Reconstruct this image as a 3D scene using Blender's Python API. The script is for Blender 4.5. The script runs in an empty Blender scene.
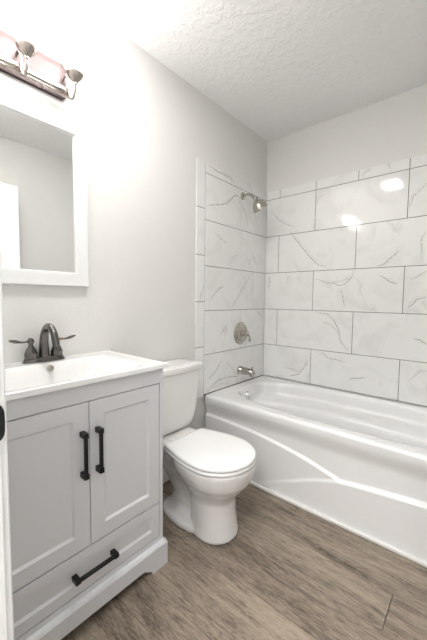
import bpy, bmesh, math, random
from mathutils import Vector, Matrix
random.seed(7)
PI = math.pi
S = bpy.context.scene
COL = S.collection

# ------------------------------------------------------------------ camera
f_px, yaw, pitch, roll = 312.0, 0.7084, -0.0679, 0.0109
F = Vector((-math.sin(yaw)*math.cos(pitch), math.cos(yaw)*math.cos(pitch), math.sin(pitch)))
R = Vector((math.cos(yaw), math.sin(yaw), 0)); U = R.cross(F)
R2 = math.cos(roll)*R + math.sin(roll)*U; U2 = -math.sin(roll)*R + math.cos(roll)*U
cam = bpy.data.cameras.new('camera'); co = bpy.data.objects.new('camera', cam); COL.objects.link(co)
M = Matrix((R2, U2, -F)).transposed().to_4x4(); M.translation = Vector((1.446, -2.3673, 1.1505)); co.matrix_world = M
cam.sensor_fit = 'VERTICAL'; cam.sensor_height = 24; cam.lens = f_px/640*24
cam.clip_start = .01
S.camera = co

# ------------------------------------------------------------------ world, lights, exposure
VIEW_EXPOSURE = 1.42
SHADE_EMIT = 8.6
FAN_EMIT = 34.0
w = bpy.data.worlds.new('world'); S.world = w; w.use_nodes = True
w.node_tree.nodes['Background'].inputs[0].default_value = (1, 1, 1, 1)
w.node_tree.nodes['Background'].inputs[1].default_value = .4
S.view_settings.view_transform = 'Standard'; S.view_settings.look = 'None'
S.view_settings.gamma = 1; S.view_settings.use_curve_mapping = False
S.view_settings.exposure = VIEW_EXPOSURE
def area(name, loc, size, energy, rot, color=(1, 1, 1)):
    l = bpy.data.lights.new(name, 'AREA'); l.shape = 'RECTANGLE'; l.size, l.size_y = size
    l.energy = energy; l.color = color
    o = bpy.data.objects.new(name, l); COL.objects.link(o); o.location = loc; o.rotation_euler = rot
area('hall_fill', (1.2, -2.95, 2.44), (.9, .7), 22, (0, 0, 0))  # added fill lamp in the unseen hall, brightens the bathroom through the doorway

# ------------------------------------------------------------------ helpers
def link(name, bm, mats, parent=None, smooth=False, angle=None):
    me = bpy.data.meshes.new(name)
    bmesh.ops.recalc_face_normals(bm, faces=bm.faces)
    bm.to_mesh(me); bm.free()
    for m in (mats if isinstance(mats, (list, tuple)) else [mats]): me.materials.append(m)
    if smooth:
        me.polygons.foreach_set('use_smooth', [True]*len(me.polygons))
        if angle: me.set_sharp_from_angle(angle=math.radians(angle))
    o = bpy.data.objects.new(name, me); COL.objects.link(o)
    if parent: o.parent = parent
    return o
def local(o, parent):
    """parent o to an Empty, keeping the world coordinates its mesh was written in"""
    o.parent = parent; o.matrix_parent_inverse = Matrix.Translation(parent.location).inverted(); return o
def tag(o, label, cat, group=None):
    o['label'] = label; o['category'] = cat
    if group: o['group'] = group
    return o
def thing(name, label, cat, loc, group=None):
    o = bpy.data.objects.new(name, None); o.empty_display_size = .05; COL.objects.link(o); o.location = loc
    return tag(o, label, cat, group)
def struct(o):
    o['kind'] = 'structure'; return o
def box(bm, x0, x1, y0, y1, z0, z1, bev=0, seg=2, mi=0):
    r = bmesh.ops.create_cube(bm, size=1)
    vs = r['verts']
    for v in vs:
        v.co = Vector(((x0+x1)/2+v.co.x*(x1-x0), (y0+y1)/2+v.co.y*(y1-y0), (z0+z1)/2+v.co.z*(z1-z0)))
    fs = set(f for v in vs for f in v.link_faces)
    for f in fs: f.material_index = mi
    if bev:
        es = list(set(e for v in vs for e in v.link_edges))
        r = bmesh.ops.bevel(bm, geom=es, offset=bev, segments=seg, profile=.5, affect='EDGES')
        for f in r['faces']: f.material_index = mi
def skin(bm, rings, cap=True, closed=True, mi=0):
    vr = [[bm.verts.new(p) for p in r] for r in rings]
    n = len(vr[0])
    for a, b in zip(vr, vr[1:]):
        for i in range(n if closed else n-1):
            j = (i+1) % n
            bm.faces.new((a[i], a[j], b[j], b[i])).material_index = mi
    if cap:
        bm.faces.new(vr[0][::-1]).material_index = mi; bm.faces.new(vr[-1]).material_index = mi
    return vr
def lathe(bm, prof, c=(0, 0, 0), axis='z', n=32, cap=True, mi=0):
    """prof: list of (radius, height)"""
    c = Vector(c)
    ax = {'z': (Vector((1, 0, 0)), Vector((0, 1, 0)), Vector((0, 0, 1))),
          'x': (Vector((0, 1, 0)), Vector((0, 0, 1)), Vector((1, 0, 0)))}.get(axis if isinstance(axis, str) else 'none')
    if ax is None:
        d = Vector(axis).normalized(); a = d.orthogonal().normalized(); ax = (a, d.cross(a), d)
    rings = [[c+ax[0]*r*math.cos(2*PI*i/n)+ax[1]*r*math.sin(2*PI*i/n)+ax[2]*h for i in range(n)] for r, h in prof]
    skin(bm, rings, cap, mi=mi)
def catmull(pts, k=6):
    P = [Vector(p) for p in pts]; out = []
    P = [2*P[0]-P[1]]+P+[2*P[-1]-P[-2]]
    for i in range(1, len(P)-2):
        for s in range(k):
            t = s/k
            out.append(.5*((2*P[i])+(P[i+1]-P[i-1])*t+(2*P[i-1]-5*P[i]+4*P[i+1]-P[i+2])*t*t+(3*P[i]-P[i-1]-3*P[i+1]+P[i+2])*t**3))
    out.append(P[-2]); return out
def tube(bm, pts, rad, n=14, k=6, squash=1.0, mi=0):
    P = catmull(pts, k)
    rr = catmull([(r, 0, 0) for r in rad], k) if isinstance(rad, (list, tuple)) else [Vector((rad, 0, 0))]*len(P)
    rings = []; prev = None
    for i, p in enumerate(P):
        t = (P[min(i+1, len(P)-1)]-P[max(i-1, 0)]).normalized()
        a = t.orthogonal().normalized() if prev is None else (prev-t*prev.dot(t)).normalized()
        prev = a; b = t.cross(a); r = max(rr[i].x, 1e-4)
        rings.append([p+a*r*math.cos(2*PI*j/n)+b*r*squash*math.sin(2*PI*j/n) for j in range(n)])
    skin(bm, rings, mi=mi)
def prism(bm, poly, a0, a1, axis='x', mi=0):
    """poly in the two other axes, extruded along axis"""
    def P(u, v, a): return (a, u, v) if axis == 'x' else ((u, a, v) if axis == 'y' else (u, v, a))
    A = [bm.verts.new(P(u, v, a0)) for u, v in poly]; B = [bm.verts.new(P(u, v, a1)) for u, v in poly]
    n = len(poly)
    for i in range(n): bm.faces.new((A[i], A[(i+1) % n], B[(i+1) % n], B[i])).material_index = mi
    bm.faces.new(A[::-1]).material_index = mi; bm.faces.new(B).material_index = mi
def sellipse(cx, cy, ax, ay, z, e=2.4, n=48, axr=None):
    """superellipse ring; axr: another half length on the -x side"""
    out = []
    for i in range(n):
        t = 2*PI*i/n; c, s = math.cos(t), math.sin(t)
        a = ax if (c > 0 or axr is None) else axr
        out.append(Vector((cx+a*math.copysign(abs(c)**(2/e), c), cy+ay*math.copysign(abs(s)**(2/e), s), z)))
    return out
def sm(a, b, x):
    t = min(1, max(0, (x-a)/(b-a))); return t*t*(3-2*t)

# ------------------------------------------------------------------ materials
def mat(name, col, rough=.5, metal=0, spec=.5, bump=None, coat=0, emit=None, var=0):
    m = bpy.data.materials.new(name); m.use_nodes = True; nt = m.node_tree; b = nt.nodes['Principled BSDF']
    b.inputs['Base Color'].default_value = (*col, 1); b.inputs['Roughness'].default_value = rough
    b.inputs['Metallic'].default_value = metal; b.inputs['Specular IOR Level'].default_value = spec
    if coat: b.inputs['Coat Weight'].default_value = coat; b.inputs['Coat Roughness'].default_value = .06
    if emit: b.inputs['Emission Color'].default_value = (*emit[0], 1); b.inputs['Emission Strength'].default_value = emit[1]
    geo = nt.nodes.new('ShaderNodeNewGeometry')
    if bump:
        sc, st, dist = bump
        n = nt.nodes.new('ShaderNodeTexNoise'); n.inputs['Scale'].default_value = sc; n.inputs['Detail'].default_value = 3
        nt.links.new(geo.outputs['Position'], n.inputs['Vector'])
        bp = nt.nodes.new('ShaderNodeBump'); bp.inputs['Strength'].default_value = st; bp.inputs['Distance'].default_value = dist
        nt.links.new(n.outputs['Fac'], bp.inputs['Height']); nt.links.new(bp.outputs['Normal'], b.inputs['Normal'])
    if var:
        n = nt.nodes.new('ShaderNodeTexNoise'); n.inputs['Scale'].default_value = 3.0
        tc = nt.nodes.new('ShaderNodeTexCoord'); nt.links.new(tc.outputs['Object'], n.inputs['Vector'])
        r = nt.nodes.new('ShaderNodeMapRange'); r.inputs[3].default_value = 1-var; r.inputs[4].default_value = 1+var
        nt.links.new(n.outputs['Fac'], r.inputs[0])
        h = nt.nodes.new('ShaderNodeHueSaturation'); h.inputs['Color'].default_value = (*col, 1)
        nt.links.new(r.outputs[0], h.inputs['Value']); nt.links.new(h.outputs[0], b.inputs['Base Color'])
    return m
M_wall = mat('painted_wall', (.77, .765, .745), .55, bump=(130, .5, .0018), spec=.3)
M_white = mat('white_trim_paint', (.86, .86, .86), .35, var=.01)
M_cab = mat('grey_cabinet_paint', (.665, .67, .69), .38, var=.01)
M_cer = mat('white_glazed_ceramic', (.86, .86, .855), .12, coat=.5, var=.005)
M_toilet = mat('white_toilet_china', (.80, .79, .775), .12, coat=.6, var=.005)
M_seat = mat('white_seat_plastic', (.88, .88, .875), .22, coat=.3, var=.005)
M_tub = mat('white_tub_enamel', (.82, .82, .82), .2, coat=.35, var=.005)
M_nickel = mat('brushed_nickel', (.46, .43, .39), .26, 1, var=.05)
M_fixture = mat('warm_polished_nickel', (.42, .37, .345), .22, 1, var=.05)
M_plate = mat('rosy_nickel_plate', (.095, .074, .074), .5, 1, var=.03)
M_spray = mat('grey_spray_face', (.2, .2, .2), .5, var=.05)
M_chrome = mat('chrome', (.75, .75, .76), .08, 1, var=.02)
M_bronze = mat('dark_bronze', (.13, .12, .115), .22, 1, coat=.4, var=.25)
M_copper = mat('copper_highlight', (.36, .24, .18), .3, 1, var=.1)
M_black = mat('black_metal', (.018, .018, .019), .38, .6, var=.1)
M_grout = mat('dark_grey_grout', (.13, .125, .12), .9, bump=(300, .3, .001))
M_dark = mat('dark_recess', (.03, .03, .03), .8, var=.1)
M_glass = mat('mirror_silvering', (.93, .94, .935), .0, 1, var=.002)
M_shade = mat('lit_frosted_glass', (.9, .9, .88), .4, emit=((1, .975, .94), SHADE_EMIT))
M_lens = mat('lit_fan_lens', (.9, .9, .9), .4, emit=((1, .98, .95), FAN_EMIT))
M_caulk = mat('white_caulk', (.78, .77, .75), .5, var=.02)

def mat_ceiling():
    m = mat('knockdown_ceiling', (.92, .92, .915), .7, spec=.2); nt = m.node_tree; b = nt.nodes['Principled BSDF']
    geo = nt.nodes.new('ShaderNodeNewGeometry')
    n = nt.nodes.new('ShaderNodeTexNoise'); n.inputs['Scale'].default_value = 25; n.inputs['Detail'].default_value = 4; n.inputs['Roughness'].default_value = .55
    n.inputs['Distortion'].default_value = .6
    nt.links.new(geo.outputs['Position'], n.inputs['Vector'])
    r = nt.nodes.new('ShaderNodeMapRange'); r.interpolation_type = 'SMOOTHSTEP'; r.inputs[1].default_value = .46; r.inputs[2].default_value = .60
    nt.links.new(n.outputs['Fac'], r.inputs[0])
    n2 = nt.nodes.new('ShaderNodeTexNoise'); n2.inputs['Scale'].default_value = 160; nt.links.new(geo.outputs['Position'], n2.inputs['Vector'])
    a = nt.nodes.new('ShaderNodeMath'); a.operation = 'MULTIPLY_ADD'; a.inputs[1].default_value = .25
    nt.links.new(n2.outputs['Fac'], a.inputs[0]); nt.links.new(r.outputs[0], a.inputs[2])
    bp = nt.nodes.new('ShaderNodeBump'); bp.inputs['Strength'].default_value = .42; bp.inputs['Distance'].default_value = .004
    nt.links.new(a.outputs[0], bp.inputs['Height']); nt.links.new(bp.outputs['Normal'], b.inputs['Normal'])
    return m
M_ceil = mat_ceiling()

def mat_marble():
    m = mat('white_marble_tile', (.8, .8, .79), .06, spec=.55); nt = m.node_tree; b = nt.nodes['Principled BSDF']; L = nt.links
    tc = nt.nodes.new('ShaderNodeTexCoord')
    at = nt.nodes.new('ShaderNodeAttribute'); at.attribute_name = 'piece_shift'
    mul = nt.nodes.new('ShaderNodeVectorMath'); mul.operation = 'MULTIPLY_ADD'; mul.inputs[1].default_value = (9, 9, 9)
    L.new(at.outputs['Vector'], mul.inputs[0]); L.new(tc.outputs['Object'], mul.inputs[2])
    def noise(scale, det, dist=0):
        n = nt.nodes.new('ShaderNodeTexNoise'); n.inputs['Scale'].default_value = scale; n.inputs['Detail'].default_value = det
        n.inputs['Distortion'].default_value = dist; L.new(mul.outputs[0], n.inputs['Vector']); return n
    a = noise(2.2, 5, .8)
    s = nt.nodes.new('ShaderNodeMath'); s.operation = 'SUBTRACT'; s.inputs[1].default_value = .5; L.new(a.outputs['Fac'], s.inputs[0])
    ab = nt.nodes.new('ShaderNodeMath'); ab.operation = 'ABSOLUTE'; L.new(s.outputs[0], ab.inputs[0])
    v = nt.nodes.new('ShaderNodeMapRange'); v.inputs[1].default_value = 0; v.inputs[2].default_value = .016; v.inputs[3].default_value = 1; v.inputs[4].default_value = 0
    L.new(ab.outputs[0], v.inputs[0])
    k = noise(3.1, 2)
    kr = nt.nodes.new('ShaderNodeMapRange'); kr.inputs[1].default_value = .56; kr.inputs[2].default_value = .72; L.new(k.outputs['Fac'], kr.inputs[0])
    vm = nt.nodes.new('ShaderNodeMath'); vm.operation = 'MULTIPLY'; L.new(v.outputs[0], vm.inputs[0]); L.new(kr.outputs[0], vm.inputs[1])
    c = noise(5, 6, 1.2)
    cr = nt.nodes.new('ShaderNodeMapRange'); cr.inputs[1].default_value = .5; cr.inputs[2].default_value = .8; cr.inputs[4].default_value = .26; L.new(c.outputs['Fac'], cr.inputs[0])
    add = nt.nodes.new('ShaderNodeMath'); add.operation = 'MULTIPLY_ADD'; add.inputs[1].default_value = .5; add.use_clamp = True
    L.new(vm.outputs[0], add.inputs[0]); L.new(cr.outputs[0], add.inputs[2])
    mx = nt.nodes.new('ShaderNodeMix'); mx.data_type = 'RGBA'
    mx.inputs[6].default_value = (.87, .87, .86, 1); mx.inputs[7].default_value = (.50, .49, .475, 1)
    L.new(add.outputs[0], mx.inputs[0]); L.new(mx.outputs[2], b.inputs['Base Color'])
    return m
M_tile = mat_marble()
M_vein = mat('grey_marble_vein', (.49, .475, .46), .12, spec=.55, var=.12)
M_vein2 = mat('pale_marble_vein', (.63, .62, .605), .12, spec=.55, var=.08)

def mat_wood():
    m = mat('grey_oak_plank', (.3, .25, .2), .42, spec=.35); nt = m.node_tree; b = nt.nodes['Principled BSDF']; L = nt.links
    tc = nt.nodes.new('ShaderNodeTexCoord')
    at = nt.nodes.new('ShaderNodeAttribute'); at.attribute_name = 'piece_shift'
    mul = nt.nodes.new('ShaderNodeVectorMath'); mul.operation = 'MULTIPLY_ADD'; mul.inputs[1].default_value = (7, 3, 5)
    L.new(at.outputs['Vector'], mul.inputs[0]); L.new(tc.outputs['Object'], mul.inputs[2])
    def noise(sx, sy, det, dist=0, rough=.5):
        mp = nt.nodes.new('ShaderNodeMapping'); mp.inputs['Scale'].default_value = (sx, sy, 1)
        L.new(mul.outputs[0], mp.inputs['Vector'])
        n = nt.nodes.new('ShaderNodeTexNoise'); n.inputs['Scale'].default_value = 1; n.inputs['Detail'].default_value = det
        n.inputs['Roughness'].default_value = rough
        n.inputs['Distortion'].default_value = dist; L.new(mp.outputs[0], n.inputs['Vector']); return n
    big = noise(1.3, 11, 3, 1.4)
    fine = noise(26, 170, 6, .6, .75)
    mott = noise(6, 45, 5, 1.0, .7)
    knot = noise(2.2, 22, 5, 2.0, .6)
    ramp = nt.nodes.new('ShaderNodeValToRGB'); e = ramp.color_ramp.elements
    e[0].position = .30; e[0].color = (.085, .062, .046, 1); e[1].position = .70; e[1].color = (.37, .305, .235, 1)
    mid = e.new(.47); mid.color = (.235, .19, .149, 1)
    a1 = nt.nodes.new('ShaderNodeMath'); a1.operation = 'MULTIPLY_ADD'; a1.inputs[1].default_value = .9
    s1 = nt.nodes.new('ShaderNodeMath'); s1.operation = 'SUBTRACT'; s1.inputs[1].default_value = .5; L.new(fine.outputs['Fac'], s1.inputs[0])
    mm = nt.nodes.new('ShaderNodeMix'); mm.inputs[0].default_value = .38; L.new(big.outputs['Fac'], mm.inputs[2]); L.new(mott.outputs['Fac'], mm.inputs[3])
    L.new(s1.outputs[0], a1.inputs[0]); L.new(mm.outputs[0], a1.inputs[2])
    sep = nt.nodes.new('ShaderNodeSeparateXYZ'); L.new(at.outputs['Vector'], sep.inputs[0])
    tone = nt.nodes.new('ShaderNodeMapRange'); tone.inputs[3].default_value = -.02; tone.inputs[4].default_value = .02; L.new(sep.outputs[0], tone.inputs[0])
    a2 = nt.nodes.new('ShaderNodeMath'); a2.operation = 'ADD'; L.new(a1.outputs[0], a2.inputs[0]); L.new(tone.outputs[0], a2.inputs[1])
    L.new(a2.outputs[0], ramp.inputs[0])
    kr = nt.nodes.new('ShaderNodeMapRange'); kr.inputs[1].default_value = .56; kr.inputs[2].default_value = .74; kr.inputs[4].default_value = .75
    L.new(knot.outputs['Fac'], kr.inputs[0])
    mx = nt.nodes.new('ShaderNodeMix'); mx.data_type = 'RGBA'; mx.inputs[7].default_value = (.06, .048, .04, 1)
    L.new(kr.outputs[0], mx.inputs[0]); L.new(ramp.outputs[0], mx.inputs[6]); L.new(mx.outputs[2], b.inputs['Base Color'])
    bp = nt.nodes.new('ShaderNodeBump'); bp.inputs['Strength'].default_value = .25; bp.inputs['Distance'].default_value = .001
    L.new(fine.outputs['Fac'], bp.inputs['Height']); L.new(bp.outputs['Normal'], b.inputs['Normal'])
    return m
M_wood = mat_wood()

def shifts(o, groups):
    """per-piece random vector stored per vertex; groups = number of consecutive verts per piece"""
    a = o.data.attributes.new('piece_shift', 'FLOAT_VECTOR', 'POINT'); k = 0; vals = []
    rnd = random.Random(11)
    for g in groups:
        t = (rnd.random(), rnd.random(), rnd.random())
        vals += list(t)*g
    rest = len(o.data.vertices)*3-len(vals)
    vals += [0.0]*rest
    a.data.foreach_set('vector', vals)

# ------------------------------------------------------------------ room shell
RX, RY, RZ = 1.68, -2.212, 2.478           # right wall, near wall, ceiling
HY = -3.70                                  # hall far wall
WT = .115
DX0, DX1, DZ = .845, 1.548, 2.05            # doorway
# floor planks
bm = bmesh.new(); groups = []
PWd, PL = .180, 1.22
rnd = random.Random(3)
y = -1.024+PWd*5; r = 0
def plank(x0, x1, y0, y1):
    vs = [bm.verts.new(p) for p in ((x0, y0, -.012), (x1, y0, -.012), (x1, y1, -.012), (x0, y1, -.012),
          (x0+.0012, y0+.0008, 0), (x1-.0012, y0+.0008, 0), (x1-.0012, y1-.0008, 0), (x0+.0012, y1-.0008, 0))]
    for a in ((4, 5, 6, 7), (0, 1, 5, 4), (1, 2, 6, 5), (2, 3, 7, 6), (3, 0, 4, 7), (3, 2, 1, 0)): bm.faces.new([vs[i] for i in a])
    groups.append(8)
y1 = .1
rows = []
k = 5
while -1.024+PWd*k > HY-.1:
    rows.append((-1.024+PWd*(k-1), -1.024+PWd*k, k)); k -= 1
for (y0, y1, k) in rows:
    off = {1: .30, 0: 1.242, -1: .25, -2: 1.2, -3: .42, -4: .1}.get(k, rnd.uniform(0, PL))
    x = off-PL*3
    while x < 2.6:
        a, b_ = max(x, -.6), min(x+PL, 2.6)
        if b_-a > .01: plank(a, b_, max(y0, HY-.1), min(y1, .1))
        x += PL
fl = struct(link('floor', bm, M_wood)); shifts(fl, groups)
bm = bmesh.new(); box(bm, -.6, 2.6, HY-.1, .1, -.06, -.0115); struct(link('floor_base', bm, M_dark))
# walls
bm = bmesh.new(); box(bm, -.1, 0, RY-WT, .1, 0, RZ); struct(link('wall_left', bm, M_wall))
bm = bmesh.new(); box(bm, 0, RX+.1, .0, .1, 0, RZ); struct(link('wall_back', bm, M_wall))
bm = bmesh.new(); box(bm, RX, RX+.1, RY-WT, 0, 0, RZ); struct(link('wall_right', bm, M_wall))
bm = bmesh.new()
box(bm, 0, DX0-.0185, RY-WT, RY, 0, RZ); box(bm, DX1+.0185, RX, RY-WT, RY, 0, RZ); box(bm, DX0-.0185, DX1+.0185, RY-WT, RY, DZ+.0185, RZ)
struct(link('wall_front', bm, M_wall))
bm = bmesh.new(); box(bm, -.6, 2.6, HY-.1, .1, RZ, RZ+.06); struct(link('ceiling', bm, M_ceil))
# hall beyond the doorway
bm = bmesh.new(); box(bm, -.6, 2.6, HY-.1, HY, 0, RZ); struct(link('wall_hall_far', bm, M_wall))
bm = bmesh.new(); box(bm, -.6, -.5, HY, RY-WT, 0, RZ); struct(link('wall_hall_left', bm, M_wall))
bm = bmesh.new(); box(bm, 2.5, 2.6, HY, RY-WT, 0, RZ); struct(link('wall_hall_right', bm, M_wall))
bm = bmesh.new(); box(bm, -.5, -.1, RY-WT, RY, 0, RZ); box(bm, RX+.1, 2.5, RY-WT, RY, 0, RZ); struct(link('wall_hall_near', bm, M_wall))

# door frame: jambs, stop, casing (set back from the jamb edge)
bm = bmesh.new(); JT = .018
box(bm, DX0-JT, DX0, RY-WT, RY, 0, DZ, .0015); box(bm, DX1, DX1+JT, RY-WT, RY, 0, DZ, .0015); box(bm, DX0-JT, DX1+JT, RY-WT, RY, DZ, DZ+JT, .0015)
box(bm, DX0, DX0+.011, RY-.075, RY-.038, 0, DZ, .003); box(bm, DX1-.011, DX1, RY-.075, RY-.038, 0, DZ, .003); box(bm, DX0, DX1, RY-.075, RY-.038, DZ-.011, DZ, .003)
jamb = struct(link('trim_1', bm, M_white))
bm = bmesh.new()
prof = [(0, 0), (0, .009), (.003, .012), (.012, .012), (.016, .015), (.05, .017), (.056, .014), (.057, 0)]
for side in (RY, RY-WT):
    sg = 1 if side == RY else -1
    prism(bm, [(DX0-.006-d, side+sg*t) for d, t in prof], 0, DZ+.006, 'z')
for side in (RY, RY-WT):
    sg = 1 if side == RY else -1
    box(bm, DX0-.063, RX, min(side, side+sg*.016), max(side, side+sg*.016), DZ+.006, DZ+.063, .003)
    box(bm, DX1+.006, RX, min(side, side+sg*.014), max(side, side+sg*.014), 0, DZ+.006, .003)
struct(link('trim_2', bm, M_white))
# strike plate whose lip curls past the jamb edge
bm = bmesh.new()
zc = .94
pl = [(RY-.034, zc-.034), (RY-.006, zc-.034)]+[(RY-.003+.010*math.cos(a), zc+.031*math.copysign(abs(math.sin(a))**.6, math.sin(a))) for a in [-PI/2+PI*i/10 for i in range(11)]]+[(RY-.006, zc+.034), (RY-.034, zc+.034)]
prism(bm, pl, DX0-.001, DX0+.0016, 'x')
box(bm, DX0-.0006, DX0+.0024, RY-.026, RY-.008, zc-.016, zc+.016, .001)
sp = link('strike_plate', bm, M_black, jamb); sp['label'] = 'black strike plate let into the white jamb'

# door standing open along the right wall (seen in the mirror)
bm = bmesh.new(); DW = .755
box(bm, 0, .030, 0, DW, .012, 2.035, .002)
door = struct(link('door_1', bm, M_white))
door.location = (1.512, -2.196, 0); door.rotation_euler = (0, 0, math.radians(5.0))
bm = bmesh.new()
for y0, y1 in ((.10, .335), (.395, .63)):
    for z0, z1 in ((.20, .86), (1.02, 1.56), (1.66, 1.91)):
        def rr(i, x): return [(x, y0+i, z0+i), (x, y1-i, z0+i), (x, y1-i, z1-i), (x, y0+i, z1-i)]
        skin(bm, [rr(0, .0005), rr(.004, -.0055), rr(.018, -.0025), rr(.034, -.0005), rr(.05, -.0045)], cap=True)
link('door_panel', bm, M_white, door)
bm = bmesh.new(); lathe(bm, [(.028, 0), (.028, .006), (.012, .01), (.012, .03), (.026, .04), (.029, .052), (.02, .064), (.001, .066)], (0, DW-.06, .945), (-1, 0, 0), 24)
kn = link('door_knob', bm, M_black, door, smooth=True, angle=40); kn['label'] = 'dark round door knob'

# ------------------------------------------------------------------ tile surround
GAP = .0038
TH, TW = .3068, .613
J = [.7612+TH*i for i in range(5)]            # joints above the tub, bottom to top
TT, TB = 2.0595, .4785
def tiles(name, pieces, P, veins=(), normal_t=.009, caulk=True):
    """pieces: rectangles (a0,a1,z0,z1); P(a, z, depth) -> point; one mesh: grout bed, tiles, veins"""
    bm = bmesh.new(); groups = []
    for a0, a1, z0, z1 in pieces:
        g = GAP/2; a0 += g; a1 -= g; z0 += g; z1 -= g; c = .0007
        vs = [bm.verts.new(P(*q)) for q in ((a0, z0, .002), (a1, z0, .002), (a1, z1, .002), (a0, z1, .002),
              (a0, z0, normal_t-c), (a1, z0, normal_t-c), (a1, z1, normal_t-c), (a0, z1, normal_t-c),
              (a0+c, z0+c, normal_t), (a1-c, z0+c, normal_t), (a1-c, z1-c, normal_t), (a0+c, z1-c, normal_t))]
        for q in ((8, 9, 10, 11), (4, 5, 9, 8), (5, 6, 10, 9), (6, 7, 11, 10), (7, 4, 8, 11),
                  (0, 1, 5, 4), (1, 2, 6, 5), (2, 3, 7, 6), (3, 0, 4, 7), (3, 2, 1, 0)): bm.faces.new([vs[i] for i in q])
        groups.append(12)
    A0 = min(p[0] for p in pieces); A1 = max(p[1] for p in pieces); Z0 = min(p[2] for p in pieces); Z1 = max(p[3] for p in pieces)
    A0 += .004; Z1 -= .004
    q = [(A0, Z0), (A1, Z0), (A1, Z1), (A0, Z1)]
    skin(bm, [[P(a, z, 0) for a, z in q], [P(a, z, normal_t-.0022) for a, z in q]], mi=1)
    rv = random.Random(5)
    for vi, line in enumerate(veins):
        pts = catmull([(a, z, 0) for a, z in line], 7)
        for br in range(2):
            ring = []; off = 0 if br == 0 else rv.uniform(.008, .02)
            wd = rv.uniform(.0022, .0042) if br == 0 else rv.uniform(.001, .0018)
            jit = [rv.uniform(-.004, .004) for _ in pts]; n = len(pts)
            jit = [(jit[max(i-1, 0)]+jit[i]+jit[min(i+1, n-1)])/2 for i in range(n)]
            for i, p in enumerate(pts):
                t = (pts[min(i+1, n-1)]-pts[max(i-1, 0)]).normalized(); nn = Vector((-t.y, t.x, 0))
                ww = wd*(.25+abs(math.sin(i*1.7+vi)))*math.sin(PI*(i+.6)/(n+.2))**.5
                c = p+nn*(jit[i]+off*math.sin(PI*i/n))
                ring.append((c+nn*ww, c-nn*ww))
            va = [(bm.verts.new(P(a.x, a.y, normal_t+.00015)), bm.verts.new(P(b.x, b.y, normal_t+.00015))) for a, b in ring]
            for (a, b), (c, d) in zip(va, va[1:]): bm.faces.new((a, b, d, c)).material_index = 2 if br == 0 and vi % 3 != 2 else 3
    o = struct(link(name, bm, [M_tile, M_grout, M_vein, M_vein2])); shifts(o, groups); return o
VB = [[(0.23, 1.701), (0.302, 1.613), (0.372, 1.535), (0.457, 1.436), (0.544, 1.4)], [(1.017, 1.477), (0.943, 1.404), (0.889, 1.387)], [(1.159, 1.582), (1.138, 1.535), (1.147, 1.397)], [(0.455, 1.313), (0.586, 1.275), (0.667, 1.262), (0.721, 1.304), (0.743, 1.36)], [(0.91, 1.321), (0.97, 1.282), (1.015, 1.261)], [(1.176, 1.339), (1.13, 1.31), (1.087, 1.292)], [(0.654, 1.225), (0.684, 1.108)], [(0.478, 1.053), (0.58, 1.03), (0.643, 0.939), (0.668, 0.848), (0.728, 0.778)], [(0.52, 0.981), (0.59, 0.955), (0.667, 0.878)], [(1.198, 0.877), (1.169, 0.896), (1.127, 0.912)], [(0.265, 0.515), (0.349, 0.554), (0.414, 0.654)], [(0.208, 0.59), (0.281, 0.576), (0.352, 0.563)], [(0.844, 0.607), (0.804, 0.592), (0.736, 0.573)], [(1.065, 1.747), (1.085, 1.81), (1.15, 1.882)], [(0.45, 1.869), (0.472, 1.924), (0.517, 1.937)], [(0.049, 1.352), (0.046, 1.231)], [(0.527, 0.75), (0.591, 0.71), (0.703, 0.695)], [(0.038, 1.91), (0.155, 1.792), (0.281, 1.726)], [(0.767, 2.003), (0.792, 2.03), (0.83, 2.044)], [(1.084, 1.104), (1.132, 1.157), (1.184, 1.176)], [(1.117, 0.634), (1.169, 0.696), (1.206, 0.708)]]
VL = [[(-0.769, 2.041), (-0.639, 2.029), (-0.512, 2.032), (-0.468, 1.995)], [(-0.765, 1.781), (-0.578, 1.832), (-0.438, 1.925), (-0.343, 1.878)], [(-0.385, 1.498), (-0.474, 1.462), (-0.512, 1.417), (-0.525, 1.38)], [(-0.214, 1.367), (-0.326, 1.257), (-0.417, 1.155), (-0.481, 1.084)], [(-0.132, 1.052), (-0.046, 1.002)], [(-0.554, 0.701), (-0.432, 0.574), (-0.397, 0.487)], [(-0.747, 0.493), (-0.658, 0.543), (-0.551, 0.556), (-0.378, 0.536)], [(-0.744, 0.578), (-0.657, 0.628), (-0.59, 0.699)], [(-0.699, 0.504), (-0.586, 0.518), (-0.449, 0.49)], [(-0.796, 1.239), (-0.814, 1.192), (-0.839, 1.135)], [(-0.422, 1.897), (-0.328, 1.828), (-0.284, 1.729)], [(-0.685, 1.615), (-0.607, 1.572), (-0.537, 1.56)], [(-0.731, 1.142), (-0.645, 1.214), (-0.577, 1.237)]]
def rowset(a0, a1, joints): 
    c = [a0]+[j for j in joints if a0+.01 < j < a1-.01]+[a1]; return list(zip(c, c[1:]))
oddj = [.135+TW*i for i in range(-1, 4)]; evenj = [.442+TW*i for i in range(-1, 4)]
zr = [TB+.004]+J+[TT]
pb = []
for i, (z0, z1) in enumerate(zip(zr, zr[1:])):
    js = (evenj if i % 2 == 0 else oddj) if i < 5 else sorted(oddj+evenj)
    pb += [(a, b, z0, z1) for a, b in rowset(.0105, RX-.001, js)]
tiles('trim_back_tile', pb, lambda a, z, d: (a, -d, z), VB)
lo = [[-.188], [-.36], [-.19], [-.36], [-.178], [-.5, -.19]]
plf = []
for i, (z0, z1) in enumerate(zip(zr, zr[1:])):
    plf += [(a, b, z0, z1) for a, b in rowset(-.787, -.0015, lo[i])]
bz = [TB-.012, .82, 1.13, 1.442, 1.753, 2.0575]
plf += [(-.872, -.787, a, b) for a, b in zip(bz, bz[1:])]
tiles('trim_left_tile', plf, lambda a, z, d: (d, a, z), VL)
pr_ = []
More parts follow.
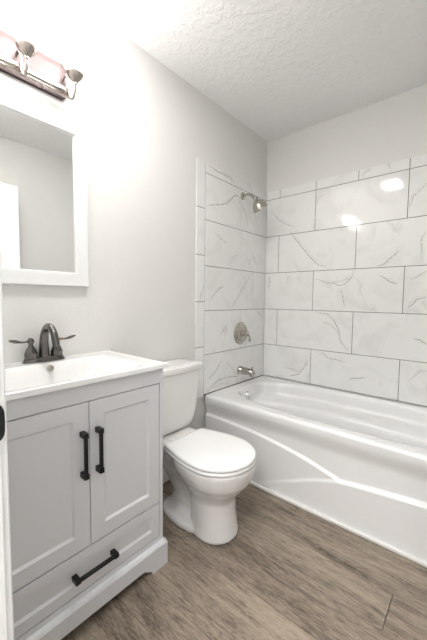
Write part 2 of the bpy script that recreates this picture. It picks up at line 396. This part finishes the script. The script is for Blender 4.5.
for i, (z0, z1) in enumerate(zip(zr, zr[1:])):
    pr_ += [(a, b, z0, z1) for a, b in rowset(-.787, -.0105, lo[(i+1) % 5])]
tiles('trim_right_tile', pr_, lambda a, z, d: (RX-d, a, z), ())

# ------------------------------------------------------------------ bathtub
tub = thing('bathtub', 'white alcove bathtub with a swooping ridge on its apron, along the tiled wall', 'bathtub', (.8, -.4, 0))
X0, X1, YF, ZR = .0105, RX-.011, -.775, .478
def c1(x): # upper ridge falling to the right
    P = [(-.1, .345), (0, .342), (.234, .336), (.479, .318), (.726, .279), (.84, .250), (.93, .224), (1.1, .17), (1.7, .0)]
    return interp(P, x)
def c2(x): # lower ridge rising to the right
    P = [(.3, -.10), (.44, .0), (.521, .05), (.67, .118), (.787, .172), (.93, .219), (1.129, .244), (1.313, .259), (1.7, .27)]
    return interp(P, x)
def interp(P, x):
    for (xa, a), (xb, b) in zip(P, P[1:]):
        if x <= xb:
            i = P.index((xa, a)); m0 = (b-a)/(xb-xa)
            pa = P[max(i-1, 0)]; pb2 = P[min(i+2, len(P)-1)]
            ta = (b-pa[1])/(xb-pa[0]); tb = (pb2[1]-a)/(pb2[0]-xa); h = xb-xa; t = (x-xa)/h
            return (2*t**3-3*t*t+1)*a+(t**3-2*t*t+t)*h*ta+(-2*t**3+3*t*t)*b+(t**3-t*t)*h*tb
    return P[-1][1]
bm = bmesh.new()
NX = 170
# apron + rim outer roll: columns along x, profile down z
zs = [ZR-.0]  # top deck handled separately
prof = [(-.030, ZR), (-.020, ZR-.0004), (-.013, ZR-.0016), (-.0075, ZR-.004), (-.0035, ZR-.008), (-.001, ZR-.013), (0, ZR-.019)]
ZK = ZR-.019
zlist = [ZK*(1-i/120) for i in range(1, 121)]
def yout(x, z):
    d = .020*sm(.445, .35, z)                         # the face leans in below the rolled rim
    zc1 = max(c1(x), c2(x)); e1 = sm(zc1+.007, zc1-.007, z); e2 = sm(c2(x)+.007, c2(x)-.007, z)
    return d-.014*e1-.009*sm(.42, .80, x)*e2
cols = []
for i in range(NX+1):
    x = X0+(X1-X0)*i/NX
    col = [Vector((x, YF-dy, z)) for dy, z in prof]
    col += [Vector((x, YF+yout(x, z), z)) for z in zlist]
    cols.append(col)
skin(bm, cols, cap=False, closed=False)
apron = local(link('apron', bm, M_tub, smooth=True), tub)
# basin: deck and loft of rings
bm = bmesh.new(); n = 96
def rring(x0, x1, y0, y1, z, e, left_e=None):
    cx, cy = (x0+x1)/2, (y0+y1)/2; out = []
    for i in range(n):
        t = 2*PI*(i+.5)/n; c, s = math.cos(t), math.sin(t)
        out.append(Vector((cx+(x1-x0)/2*math.copysign(abs(c)**(2/e), c), cy+(y1-y0)/2*math.copysign(abs(s)**(2/e), s), z)))
    return out
def rect_ring(x0, x1, y0, y1, z, ref):
    # project the reference ring's points outward on the rectangle
    cx, cy = (x0+x1)/2, (y0+y1)/2; out = []
    for p in ref:
        dx, dy = p.x-cx, p.y-cy
        k = min((x1-x0)/2/abs(dx) if abs(dx) > 1e-6 else 1e9, (y1-y0)/2/abs(dy) if abs(dy) > 1e-6 else 1e9)
        out.append(Vector((cx+dx*k, cy+dy*k, z)))
    return out
YB = -.0105
inner = rring(X0+.078, X1-.10, YF+.072, YB-.040, ZR, 3.0)
R0 = rect_ring(X0, X1, YF+.030, YB, ZR, inner)
# snap corners
for cxn in (X0, X1):
    for cyn in (YF+.030, YB):
        j = min(range(n), key=lambda i: (R0[i]-Vector((cxn, cyn, ZR))).length); R0[j] = Vector((cxn, cyn, ZR))
rings = [R0,
  rring(X0+.076, X1-.095, YF+.067, YB-.036, ZR+.0003, 3.0),
  rring(X0+.082, X1-.102, YF+.073, YB-.042, ZR-.0015, 3.0),
  rring(X0+.089, X1-.110, YF+.080, YB-.049, ZR-.007, 3.0),
  rring(X0+.095, X1-.118, YF+.086, YB-.055, ZR-.017, 3.0),
  rring(X0+.100, X1-.126, YF+.091, YB-.061, ZR-.035, 3.0),
  rring(X0+.107, X1-.145, YF+.097, YB-.070, ZR-.070, 3.0),
  rring(X0+.113, X1-.158, YF+.102, YB-.080, ZR-.092, 3.0),
  rring(X0+.120, X1-.170, YF+.107, YB-.097, ZR-.106, 2.9),
  rring(X0+.127, X1-.182, YF+.112, YB-.122, ZR-.114, 2.9),
  rring(X0+.133, X1-.194, YF+.117, YB-.150, ZR-.120, 2.9),
  rring(X0+.138, X1-.206, YF+.121, YB-.172, ZR-.129, 2.9),
  rring(X0+.143, X1-.218, YF+.125, YB-.186, ZR-.146, 2.9),
  rring(X0+.149, X1-.235, YF+.130, YB-.195, ZR-.180, 2.9),
  rring(X0+.158, X1-.270, YF+.137, YB-.203, ZR-.250, 2.9),
  rring(X0+.172, X1-.31, YF+.147, YB-.210, ZR-.305, 2.9),
  rring(X0+.20, X1-.35, YF+.165, YB-.225, ZR-.337, 2.9),
  rring(X0+.27, X1-.43, YF+.205, YB-.26, ZR-.351, 2.9),
  rring(X0+.45, X1-.6, YF+.29, YB-.32, ZR-.356, 2.9)]
skin(bm, rings, cap=False); bm.faces.new([v for v in bm.verts][-n:])
local(link('basin', bm, M_tub, smooth=True), tub)
bm = bmesh.new(); box(bm, X0, X1, -.795, -.772, 0, .016, .004); local(link('base_flange', bm, M_caulk), tub)
bm = bmesh.new()
ov = Vector((.1185, -.40, .412)); d = Vector((1, 0, .12))
lathe(bm, [(.034, -.004), (.034, .002), (.030, .007), (.014, .009), (.012, .014), (.001, .015)], ov, d, 32)
lathe(bm, [(.006, .012), (.006, .022), (.001, .024)], ov+Vector((0, 0, -.014)), d, 12)
ovo = local(link('overflow_plate', bm, M_chrome, smooth=True, angle=40), tub); ovo['label'] = 'round chrome overflow plate'

# ------------------------------------------------------------------ shower head, valve, spout
sh = thing('wall_shower', 'brushed nickel bell shower head on a curved arm high on the tiled wall', 'shower head', (.009, -.36, 1.94))
bm = bmesh.new(); lathe(bm, [(.029, 0), (.029, .004), (.022, .009), (.012, .012)], (.0092, -.36, 1.94), 'x', 28); local(link('wall_flange', bm, M_nickel, smooth=True, angle=40), sh)
bm = bmesh.new(); tube(bm, [(.012, -.36, 1.94), (.05, -.36, 1.945), (.085, -.36, 1.932), (.118, -.36, 1.902)], .0085); local(link('shower_arm', bm, M_nickel, smooth=True), sh)
bm = bmesh.new(); ax = Vector((.25, .50, -.83)).normalized(); c = Vector((.124, -.366, 1.908))
lathe(bm, [(.011, 0), (.016, .004), (.018, .014), (.016, .022), (.024, .028), (.038, .040), (.048, .058), (.055, .080), (.058, .094), (.056, .099), (.053, .100), (.049, .094), (.001, .094)], c, ax, 40)
local(link('bell', bm, M_nickel, smooth=True, angle=50), sh)
bm = bmesh.new(); lathe(bm, [(.048, .0935), (.046, .099), (.001, .1005)], c, ax, 36); local(link('spray_face', bm, M_spray, smooth=True, angle=40), sh)
va = thing('shower_valve', 'round brushed nickel shower valve trim with a lever, above the tub spout', 'valve', (.009, -.362, .882))
bm = bmesh.new(); lathe(bm, [(.088, 0), (.088, .005), (.084, .010), (.076, .011), (.073, .009), (.066, .009), (.062, .014), (.050, .020), (.036, .024), (.032, .026)], (.0092, -.362, .882), 'x', 44); local(link('escutcheon', bm, M_nickel, smooth=True, angle=35), va)
bm = bmesh.new(); lathe(bm, [(.031, .020), (.030, .030), (.022, .036), (.020, .052), (.023, .056), (.023, .064), (.016, .072), (.001, .075)], (.0092, -.362, .882), 'x', 28); local(link('hub', bm, M_nickel, smooth=True, angle=35), va)
bm = bmesh.new(); tube(bm, [(.070, -.362, .884), (.086, -.357, .872), (.092, -.353, .852), (.094, -.351, .826), (.094, -.351, .818)], [.008, .006, .0065, .010, .003]); local(link('lever', bm, M_nickel, smooth=True), va)
ts = thing('tub_spout', 'brushed nickel tub spout with diverter knob, below the round valve', 'spout', (.009, -.365, .585))
bm = bmesh.new()
pts = [(.010, .585, .033), (.022, .586, .033), (.026, .586, .030), (.06, .587, .028), (.09, .587, .0265), (.115, .586, .0255), (.134, .583, .024), (.145, .580, .019), (.148, .579, .012)]
rings = []
for x, z, r in pts:
    r *= 1.13
    rings.append([Vector((x, -.365+r*math.cos(2*PI*i/24), z+r*.92*math.sin(2*PI*i/24))) for i in range(24)])
skin(bm, rings); lathe(bm, [(.016, 0), (.017, .014), (.013, .018), (.001, .018)], (.126, -.365, .570), (0, 0, -1), 20)
local(link('spout_body', bm, M_nickel, smooth=True, angle=50), ts)
bm = bmesh.new(); lathe(bm, [(.004, 0), (.004, .012), (.008, .015), (.008, .022), (.001, .025)], (.130, -.365, .604), 'z', 16); local(link('diverter_knob', bm, M_nickel, smooth=True, angle=50), ts)

# ------------------------------------------------------------------ toilet
TY = -1.218
wc = thing('toilet', 'white two-piece toilet with its lid down between the vanity and the bathtub', 'toilet', (.38, TY, 0))
# bowl and pedestal, fused into one surface
bm = bmesh.new()
def loft(defs, n=48):
    rings = []
    for z, xa, xb, hw, e in defs: rings.append(sellipse((xa+xb)/2, TY, (xb-xa)/2, hw, z, e, n))
    skin(bm, rings)
def egg(z, xa, xb, hw, n=48, xc=None):
    xc = xb-hw*1.08 if xc is None else xc
    return sellipse(xc, TY, xb-xc, hw, z, 2.1, n, axr=xc-xa)
# front column flowing up into the bowl
skin(bm, [egg(.0, .36, .604, .111), egg(.012, .36, .606, .112), egg(.05, .36, .598, .107), egg(.12, .355, .588, .104), egg(.18, .34, .588, .103), egg(.215, .32, .603, .112),
          egg(.25, .29, .642, .138), egg(.29, .26, .670, .164), egg(.325, .24, .680, .175), egg(.352, .235, .684, .179), egg(.366, .235, .684, .179), egg(.372, .24, .680, .177)])
# trapway body behind
loft([(.0, .16, .47, .060, 2.6), (.10, .19, .47, .046, 2.4), (.18, .12, .45, .052, 2.4), (.26, .06, .42, .080, 2.6), (.32, .04, .40, .11, 3), (.366, .03, .38, .125, 4), (.374, .035, .375, .12, 4)])
# foot flange
loft([(.0, .15, .50, .120, 2.6), (.018, .15, .50, .122, 2.6), (.034, .155, .49, .115, 2.6), (.042, .17, .47, .095, 2.6), (.055, .19, .45, .06, 2.4)])
# tank shelf
box(bm, .035, .30, TY-.125, TY+.125, .352, .404, .02, 3)
me = bpy.data.meshes.new('tmp'); bmesh.ops.recalc_face_normals(bm, faces=bm.faces); bm.to_mesh(me); bm.free()
tmp = bpy.data.objects.new('tmp', me); COL.objects.link(tmp)
rm = tmp.modifiers.new('r', 'REMESH'); rm.mode = 'VOXEL'; rm.voxel_size = .0055; rm.use_smooth_shade = True
smd = tmp.modifiers.new('s', 'SMOOTH'); smd.factor = .6; smd.iterations = 9
dg = bpy.context.evaluated_depsgraph_get(); ev = tmp.evaluated_get(dg)
me2 = bpy.data.meshes.new_from_object(ev); bpy.data.objects.remove(tmp)
me2.name = 'bowl'; me2.materials.clear(); me2.materials.append(M_toilet)
me2.polygons.foreach_set('use_smooth', [True]*len(me2.polygons))
bo = bpy.data.objects.new('bowl', me2); COL.objects.link(bo); local(bo, wc)
def seat_outline(n_front=40):
    hw = .183; xc = .500; xb = .687; pts = []
    for i in range(n_front+1):
        t = -PI/2+PI*i/n_front; pts.append((xc+(xb-xc)*math.cos(t), hw*math.sin(t)))
    back = catmull([(xc, hw, 0), (.44, .180, 0), (.36, .165, 0), (.30, .150, 0), (.270, .140, 0), (.258, .130, 0), (.255, .10, 0), (.257, 0, 0)], 4)[1:]
    pts += [(p.x, p.y) for p in back]; pts += [(p.x, -p.y) for p in back[-2::-1]]
    return pts
SO = seat_outline()
def so(z, s, dx=0): 
    cx = .48; return [Vector((cx+(x-cx)*(1-s/.21)+dx, TY+y*(1-s/.185), z)) for x, y in SO]
bm = bmesh.new(); skin(bm, [so(.372, .012), so(.374, .003), so(.380, .0005), so(.387, .001), so(.3905, .006)]); local(link('seat', bm, M_seat, smooth=True, angle=60), wc)
bm = bmesh.new(); skin(bm, [so(.3925, .008), so(.3935, .003), so(.399, .0), so(.406, .001), so(.4105, .004), so(.413, .010), so(.4145, .03), so(.415, .10)])
local(link('lid', bm, M_seat, smooth=True, angle=60), wc)
for s in (-1, 1):
    bm = bmesh.new(); lathe(bm, [(.014, 0), (.014, .012), (.011, .016), (.001, .017)], (.247, TY+s*.07, .391), 'z', 20)
    local(link('hinge_cap', bm, M_seat, smooth=True, angle=40), wc)
# tank: tapers downward with round lower corners
bm = bmesh.new()
def trect(z, hw, x0, x1, r, n=10):
    out = []
    for cx, cy, a0 in ((x1-r, hw-r, 0), (x0+r, hw-r, PI/2), (x0+r, -hw+r, PI), (x1-r, -hw+r, 1.5*PI)):
        for i in range(n+1):
            a = a0+PI/2*i/n; out.append(Vector((cx+r*math.cos(a), TY+cy+r*math.sin(a), z)))
    return out
tk = [(.412, .104, .035, .185, .03), (.415, .118, .03, .190, .03), (.425, .134, .027, .194, .03), (.44, .147, .026, .197, .03), (.465, .159, .024, .199, .03), (.50, .170, .022, .201, .03), (.56, .178, .020, .203, .03), (.64, .186, .018, .206, .03), (.70, .191, .016, .208, .03), (.742, .193, .016, .209, .03)]
skin(bm, [trect(*t) for t in tk]); local(link('tank', bm, M_toilet, smooth=True, angle=55), wc)
bm = bmesh.new()
skin(bm, [trect(.736, .201, .014, .212, .03), trect(.738, .205, .012, .216, .03), trect(.742, .206, .012, .217, .03), trect(.766, .208, .010, .219, .03), trect(.774, .205, .013, .216, .03), trect(.777, .198, .02, .209, .03), trect(.778, .15, .06, .17, .03)])
local(link('tank_lid', bm, M_toilet, smooth=True, angle=60), wc)

# ------------------------------------------------------------------ vanity cabinet
VY0, VY1, VX = -2.176, -1.523, .446
CH = .862
vc = thing('vanity_cabinet', 'light grey shaker vanity with two doors and a bottom drawer, against the left wall', 'cabinet', (.23, (VY0+VY1)/2, 0))
bm = bmesh.new()
T = .016
box(bm, .002, VX, VY0, VY0+T, .06, CH, .0015); box(bm, .002, VX, VY1-T, VY1, .06, CH, .0015)
box(bm, .002, .014, VY0+T, VY1-T, .06, CH); box(bm, .014, VX-.02, VY0+T, VY1-T, .085, .10)
box(bm, VX-.02, VX, VY0+T, VY1-T, .7985, CH, .001)
box(bm, VX-.022, VX-.012, VY0+T, VY1-T, .262, .292); box(bm, .014, VX-.03, VY0+T, VY1-T, .27, .286)
box(bm, VX-.02, VX, VY0+T, VY1-T, .085, .128, .001)
local(link('carcass', bm, M_cab), vc)
bm = bmesh.new()  # plinth: wraps the base, arched cut-out between bracket feet
def plinth_poly(y0, y1):
    foot = .078; cur = [(0, .0), (.006, .012), (.016, .020), (.026, .024), (.034, .032), (.048, .038)]
    pl = [(y0, 0), (y0+foot, 0)]+[(y0+foot+a, b) for a, b in cur[1:]]+[(y1-foot-a, b) for a, b in cur[:0:-1]]+[(y1-foot, 0), (y1, 0)]
    return pl
H = .103; PX = .464; PO = .011
fp = plinth_poly(VY0, VY1+PO)
prism(bm, fp+[(VY1+PO, H-.006), (VY0, H-.006)], PX-.018, PX, 'x')
prism(bm, [(VX-.001, H-.0061), (PX, H-.0061), (PX-.006, H+.002), (VX-.001, H+.006)], VY0, VY1+PO-.003, 'y')
sp_ = plinth_poly(.004, PX-.0181)
prism(bm, sp_+[(PX-.0181, H-.006), (.004, H-.006)], VY1-.006, VY1+PO, 'y')
prism(bm, [(VY1-.001, H-.0061), (VY1+PO, H-.0061), (VY1+PO-.006, H+.002), (VY1-.001, H+.006)], .004, PX-.003, 'x')
local(link('plinth', bm, M_cab), vc)
def shaker(bm, y0, y1, z0, z1, xf, t=.018, rail=.054, rec=.008):
    """flush frame with a recessed centre panel and a small bevel round it"""
    b = .007; e = .0012
    def q(i, x): return [(x, y0+i, z0+i), (x, y1-i, z0+i), (x, y1-i, z1-i), (x, y0+i, z1-i)]
    skin(bm, [q(0, xf-t), q(0, xf-e), q(e, xf), q(rail, xf), q(rail+b, xf-rec)])
def bar_handle(parent, c, length, vertical):
    bm = bmesh.new(); h = length/2; s = .0065
    def bb(u0, u1, x0, x1, w):
        if vertical: box(bm, x0, x1, c[1]-w, c[1]+w, c[2]+u0, c[2]+u1, .0015)
        else: box(bm, x0, x1, c[1]+u0, c[1]+u1, c[2]-w, c[2]+w, .0015)
    bb(-h+.004, h-.004, c[0]+.022, c[0]+.034, s*.85)
    bb(-h, -h+.018, c[0], c[0]+.035, s*1.25); bb(h-.018, h, c[0], c[0]+.035, s*1.25)
    o = link('handle', bm, M_black); o.parent = parent; o['label'] = 'black metal bar handle'; return o
mid = (VY0+VY1)/2
g = .0028
for (y0, y1, hy) in ((VY0+T+g, mid-g/2, mid-.0275), (mid+g/2, VY1-T-g, mid+.0275)):
    bm = bmesh.new(); shaker(bm, y0, y1, .2815, .7955, VX)
    d = link('door', bm, M_cab, vc); d.location = -vc.location
    bar_handle(d, (VX, hy, .622), .158, True)
bm = bmesh.new(); shaker(bm, VY0+T+g, VY1-T-g, .131, .2765, VX, rail=.040)
d = link('drawer', bm, M_cab, vc); d.location = -vc.location
bar_handle(d, (VX, mid+.009, .2045), .162, False)

# sink top
vt = thing('sink_top', 'white ceramic vanity top with an integrated rectangular basin, on the grey cabinet', 'sink', (.23, mid, CH))
bm = bmesh.new()
TX1, TY0, TY1, TZ = .463, VY0-.006, -1.508, .882
BX0, BX1, BY0, BY1 = .108, .440, mid-.262, mid+.262
def zt(x, y):
    dx0, dx1, dy = x-BX0, BX1-x, min(y-BY0, BY1-y)
    def wall(d, wd): return sm(0, wd, d)
    v = min(wall(dx0, .05), wall(dx1, .07)); v = v*sm(-.0, .13, dy)
    edge = min(x-.002, TX1-x, y-TY0, TY1-y)
    return TZ-.085*v-.003*(1-sm(0, .004, edge))-.0015*sm(.012, .022, edge)
nx, ny = 90, 130
grid = [[bm.verts.new((.002+(TX1-.002)*i/nx, TY0+(TY1-TY0)*j/ny, zt(.002+(TX1-.002)*i/nx, TY0+(TY1-TY0)*j/ny))) for j in range(ny+1)] for i in range(nx+1)]
for i in range(nx):
    for j in range(ny): bm.faces.new((grid[i][j], grid[i+1][j], grid[i+1][j+1], grid[i][j+1]))
per = [grid[i][0] for i in range(nx+1)]+[grid[nx][j] for j in range(1, ny+1)]+[grid[i][ny] for i in range(nx-1, -1, -1)]+[grid[0][j] for j in range(ny-1, 0, -1)]
low = [bm.verts.new((v.co.x, v.co.y, CH)) for v in per]; m = len(per)
for i in range(m): bm.faces.new((per[i], per[(i+1) % m], low[(i+1) % m], low[i]))
local(link('basin_top', bm, M_cer, smooth=True, angle=40), vt)
bm = bmesh.new(); lathe(bm, [(.0125, -.004), (.0125, .002), (.009, .003), (.0085, -.001), (.001, -.0015)], (.1335, -1.848, .8635), (1, 0, .62), 24)
of = local(link('overflow_ring', bm, M_nickel, smooth=True, angle=40), vt); of['label'] = 'small metal overflow ring'
bm = bmesh.new(); lathe(bm, [(.022, -.003), (.022, .002), (.017, .003), (.016, .001), (.014, .005), (.001, .006)], (.26, mid, .7965), 'z', 28); local(link('drain', bm, M_bronze, smooth=True, angle=40), vt)

# faucet
FY = -1.840; FX = .054; FZ = .8805
fa = thing('faucet', 'dark bronze centerset faucet with two lever handles behind the basin', 'faucet', (FX, FY, FZ))
bm = bmesh.new()
def fr(z, a, b): return sellipse(FX, FY, a, b, z, 3.2, 40)
skin(bm, [fr(FZ, .027, .084), fr(FZ+.004, .027, .084), fr(FZ+.007, .024, .080), fr(FZ+.014, .023, .078), fr(FZ+.019, .020, .074), fr(FZ+.021, .017, .07)])
local(link('base_plate', bm, M_bronze, smooth=True, angle=50), fa)
for s in (-1, 1):
    bm = bmesh.new(); hy = FY+s*.051
    lathe(bm, [(.0235, .018), (.0245, .022), (.0240, .036), (.0245, .040), (.0215, .044), (.0185, .054), (.0125, .063), (.0105, .067), (.0085, .070), (.0085, .076), (.010, .079)], (FX, hy, FZ), 'z', 28)
    hb = local(link('handle_body', bm, M_bronze, smooth=True, angle=60), fa)
    bm = bmesh.new()
    lathe(bm, [(.006, .074), (.0115, .080), (.0135, .088), (.0105, .096), (.006, .101), (.001, .103)], (FX, hy, FZ), 'z', 24)
    tube(bm, [(FX, hy+s*.006, FZ+.088), (FX+.002, hy+s*.022, FZ+.087), (FX+.004, hy+s*.040, FZ+.088), (FX+.006, hy+s*.056, FZ+.092), (FX+.008, hy+s*.074, FZ+.097), (FX+.009, hy+s*.082, FZ+.099)], [.0045, .0042, .0055, .0085, .006, .001], squash=.6)
    lv = local(link('lever', bm, M_bronze, smooth=True), fa)
    if s == 1:
        bm = bmesh.new(); lathe(bm, [(.0058, 0), (.0062, .002), (.0058, .012)], (FX, hy+.013, FZ+.0875), (0, 1, 0), 16)
        cb = link('lever_collar', bm, M_copper, smooth=True, parent=lv); cb['label'] = 'copper rubbed collar'
bm = bmesh.new()
tube(bm, [(FX-.002, FY, FZ+.015), (FX-.002, FY, FZ+.05), (FX+.001, FY, FZ+.09), (FX+.014, FY, FZ+.126), (FX+.042, FY, FZ+.148), (FX+.074, FY, FZ+.146), (FX+.101, FY, FZ+.124), (FX+.116, FY, FZ+.092), (FX+.120, FY, FZ+.074)],
     [.022, .0195, .0175, .0155, .0145, .0138, .0138, .014, .014], n=20)
local(link('spout', bm, M_bronze, smooth=True, angle=60), fa)
bm = bmesh.new(); tube(bm, [(FX-.026, FY, FZ+.0), (FX-.026, FY, FZ+.10)], .0025, k=2); lathe(bm, [(.003, 0), (.0065, .004), (.0065, .010), (.001, .014)], (FX-.026, FY, FZ+.098), 'z', 14)
local(link('lift_rod', bm, M_bronze, smooth=True, angle=60), fa)

# ------------------------------------------------------------------ mirror
mr = thing('mirror', 'white framed rectangular mirror on the wall above the sink', 'mirror', (.001, -1.895, 1.574))
my0, my1, mz0, mz1, fw = -2.165, -1.6215, 1.202, 1.950, .060
bm = bmesh.new()
def mq(i, x):
    k = i/fw; return [(x, my0+.053*k, mz0+.060*k), (x, my1-.053*k, mz0+.060*k), (x, my1-.053*k, mz1-.074*k), (x, my0+.053*k, mz1-.074*k)]
skin(bm, [mq(fw-.002, .001), mq(0, .001), mq(0, .0235), mq(.0015, .025), mq(fw-.004, .025), mq(fw-.002, .024), mq(fw, .009), mq(fw+.002, .0085)], cap=False)
local(link('frame', bm, M_white), mr)
bm = bmesh.new(); box(bm, .003, .008, my0+.049, my1-.049, mz0+.056, mz1-.070); local(link('glass', bm, M_glass), mr)

# ------------------------------------------------------------------ vanity light
vl = thing('vanity_light', 'brushed nickel bar light with glowing glass shades above the mirror', 'wall light', (.001, -1.9, 2.09))
bm = bmesh.new()
y0, y1, z0, z1, ch = -2.10, -1.704, 2.012, 2.160, .014
def pq(i, x):
    a, b, c_, d_ = y0+i, y1-i, z0+i, z1-i
    return [(x, a+ch, c_), (x, b-ch, c_), (x, b, c_+ch), (x, b, d_-ch), (x, b-ch, d_), (x, a+ch, d_), (x, a, d_-ch), (x, a, c_+ch)]
skin(bm, [pq(0, .001), pq(0, .010), pq(.004, .013), pq(.010, .013), pq(.014, .019), pq(.03, .020)])
local(link('backplate', bm, M_plate), vl)
bm = bmesh.new()
prof = [(.0125, .0), (.0125, .002)]
tube(bm, [(.050, -2.09, 2.020), (.050, -1.9, 2.020), (.050, -1.712, 2.020)], .017, n=28, k=1)
for dz in (-.0125, .0135): tube(bm, [(.061, -2.088, 2.020+dz), (.061, -1.9, 2.020+dz), (.061, -1.714, 2.020+dz)], .0032, n=10, k=1)
for yy in (-2.0, -1.8): tube(bm, [(.015, yy, 2.02), (.052, yy, 2.02)], .006, k=1)
local(link('rail', bm, M_fixture, smooth=True, angle=60), vl)
for yy in (-2.082, -1.901, -1.720):
    bm = bmesh.new()
    tube(bm, [(.016, yy, 2.085), (.034, yy, 2.095), (.056, yy, 2.082), (.069, yy, 2.050), (.074, yy, 2.012), (.086, yy, 1.985), (.104, yy, 1.980), (.119, yy, 1.996), (.125, yy, 2.028)], .0052, n=12)
    am = local(link('arm', bm, M_fixture, smooth=True), vl)
    bm = bmesh.new()
    lathe(bm, [(.005, 0), (.009, .003), (.008, .008), (.015, .016), (.026, .028), (.0335, .040), (.0345, .044), (.0325, .046), (.031, .044), (.001, .042)], (.125, yy, 2.024), 'z', 32)
    cu = local(link('cup', bm, M_fixture, smooth=True, angle=50), vl)
    bm = bmesh.new()
    lathe(bm, [(.028, .067), (.0305, .072), (.035, .090), (.041, .125), (.049, .160), (.055, .180), (.053, .180), (.047, .160), (.039, .125), (.033, .09), (.027, .072)], (.125, yy, 2.003), 'z', 36, cap=False)
    link('lamp_shade', bm, M_shade, smooth=True, parent=cu)

# ------------------------------------------------------------------ ceiling fan light
cl = thing('ceiling_light', 'square white fan light in the ceiling, seen only as a reflection in the tile', 'ceiling light', (.6, -1.72, RZ))
bm = bmesh.new(); box(bm, .45, .75, -1.90, -1.54, RZ-.012, RZ, .005); local(link('frame', bm, M_white), cl)
bm = bmesh.new(); box(bm, .525, .685, -1.845, -1.60, RZ-.022, RZ-.011, .006); local(link('lens', bm, M_lens), cl)
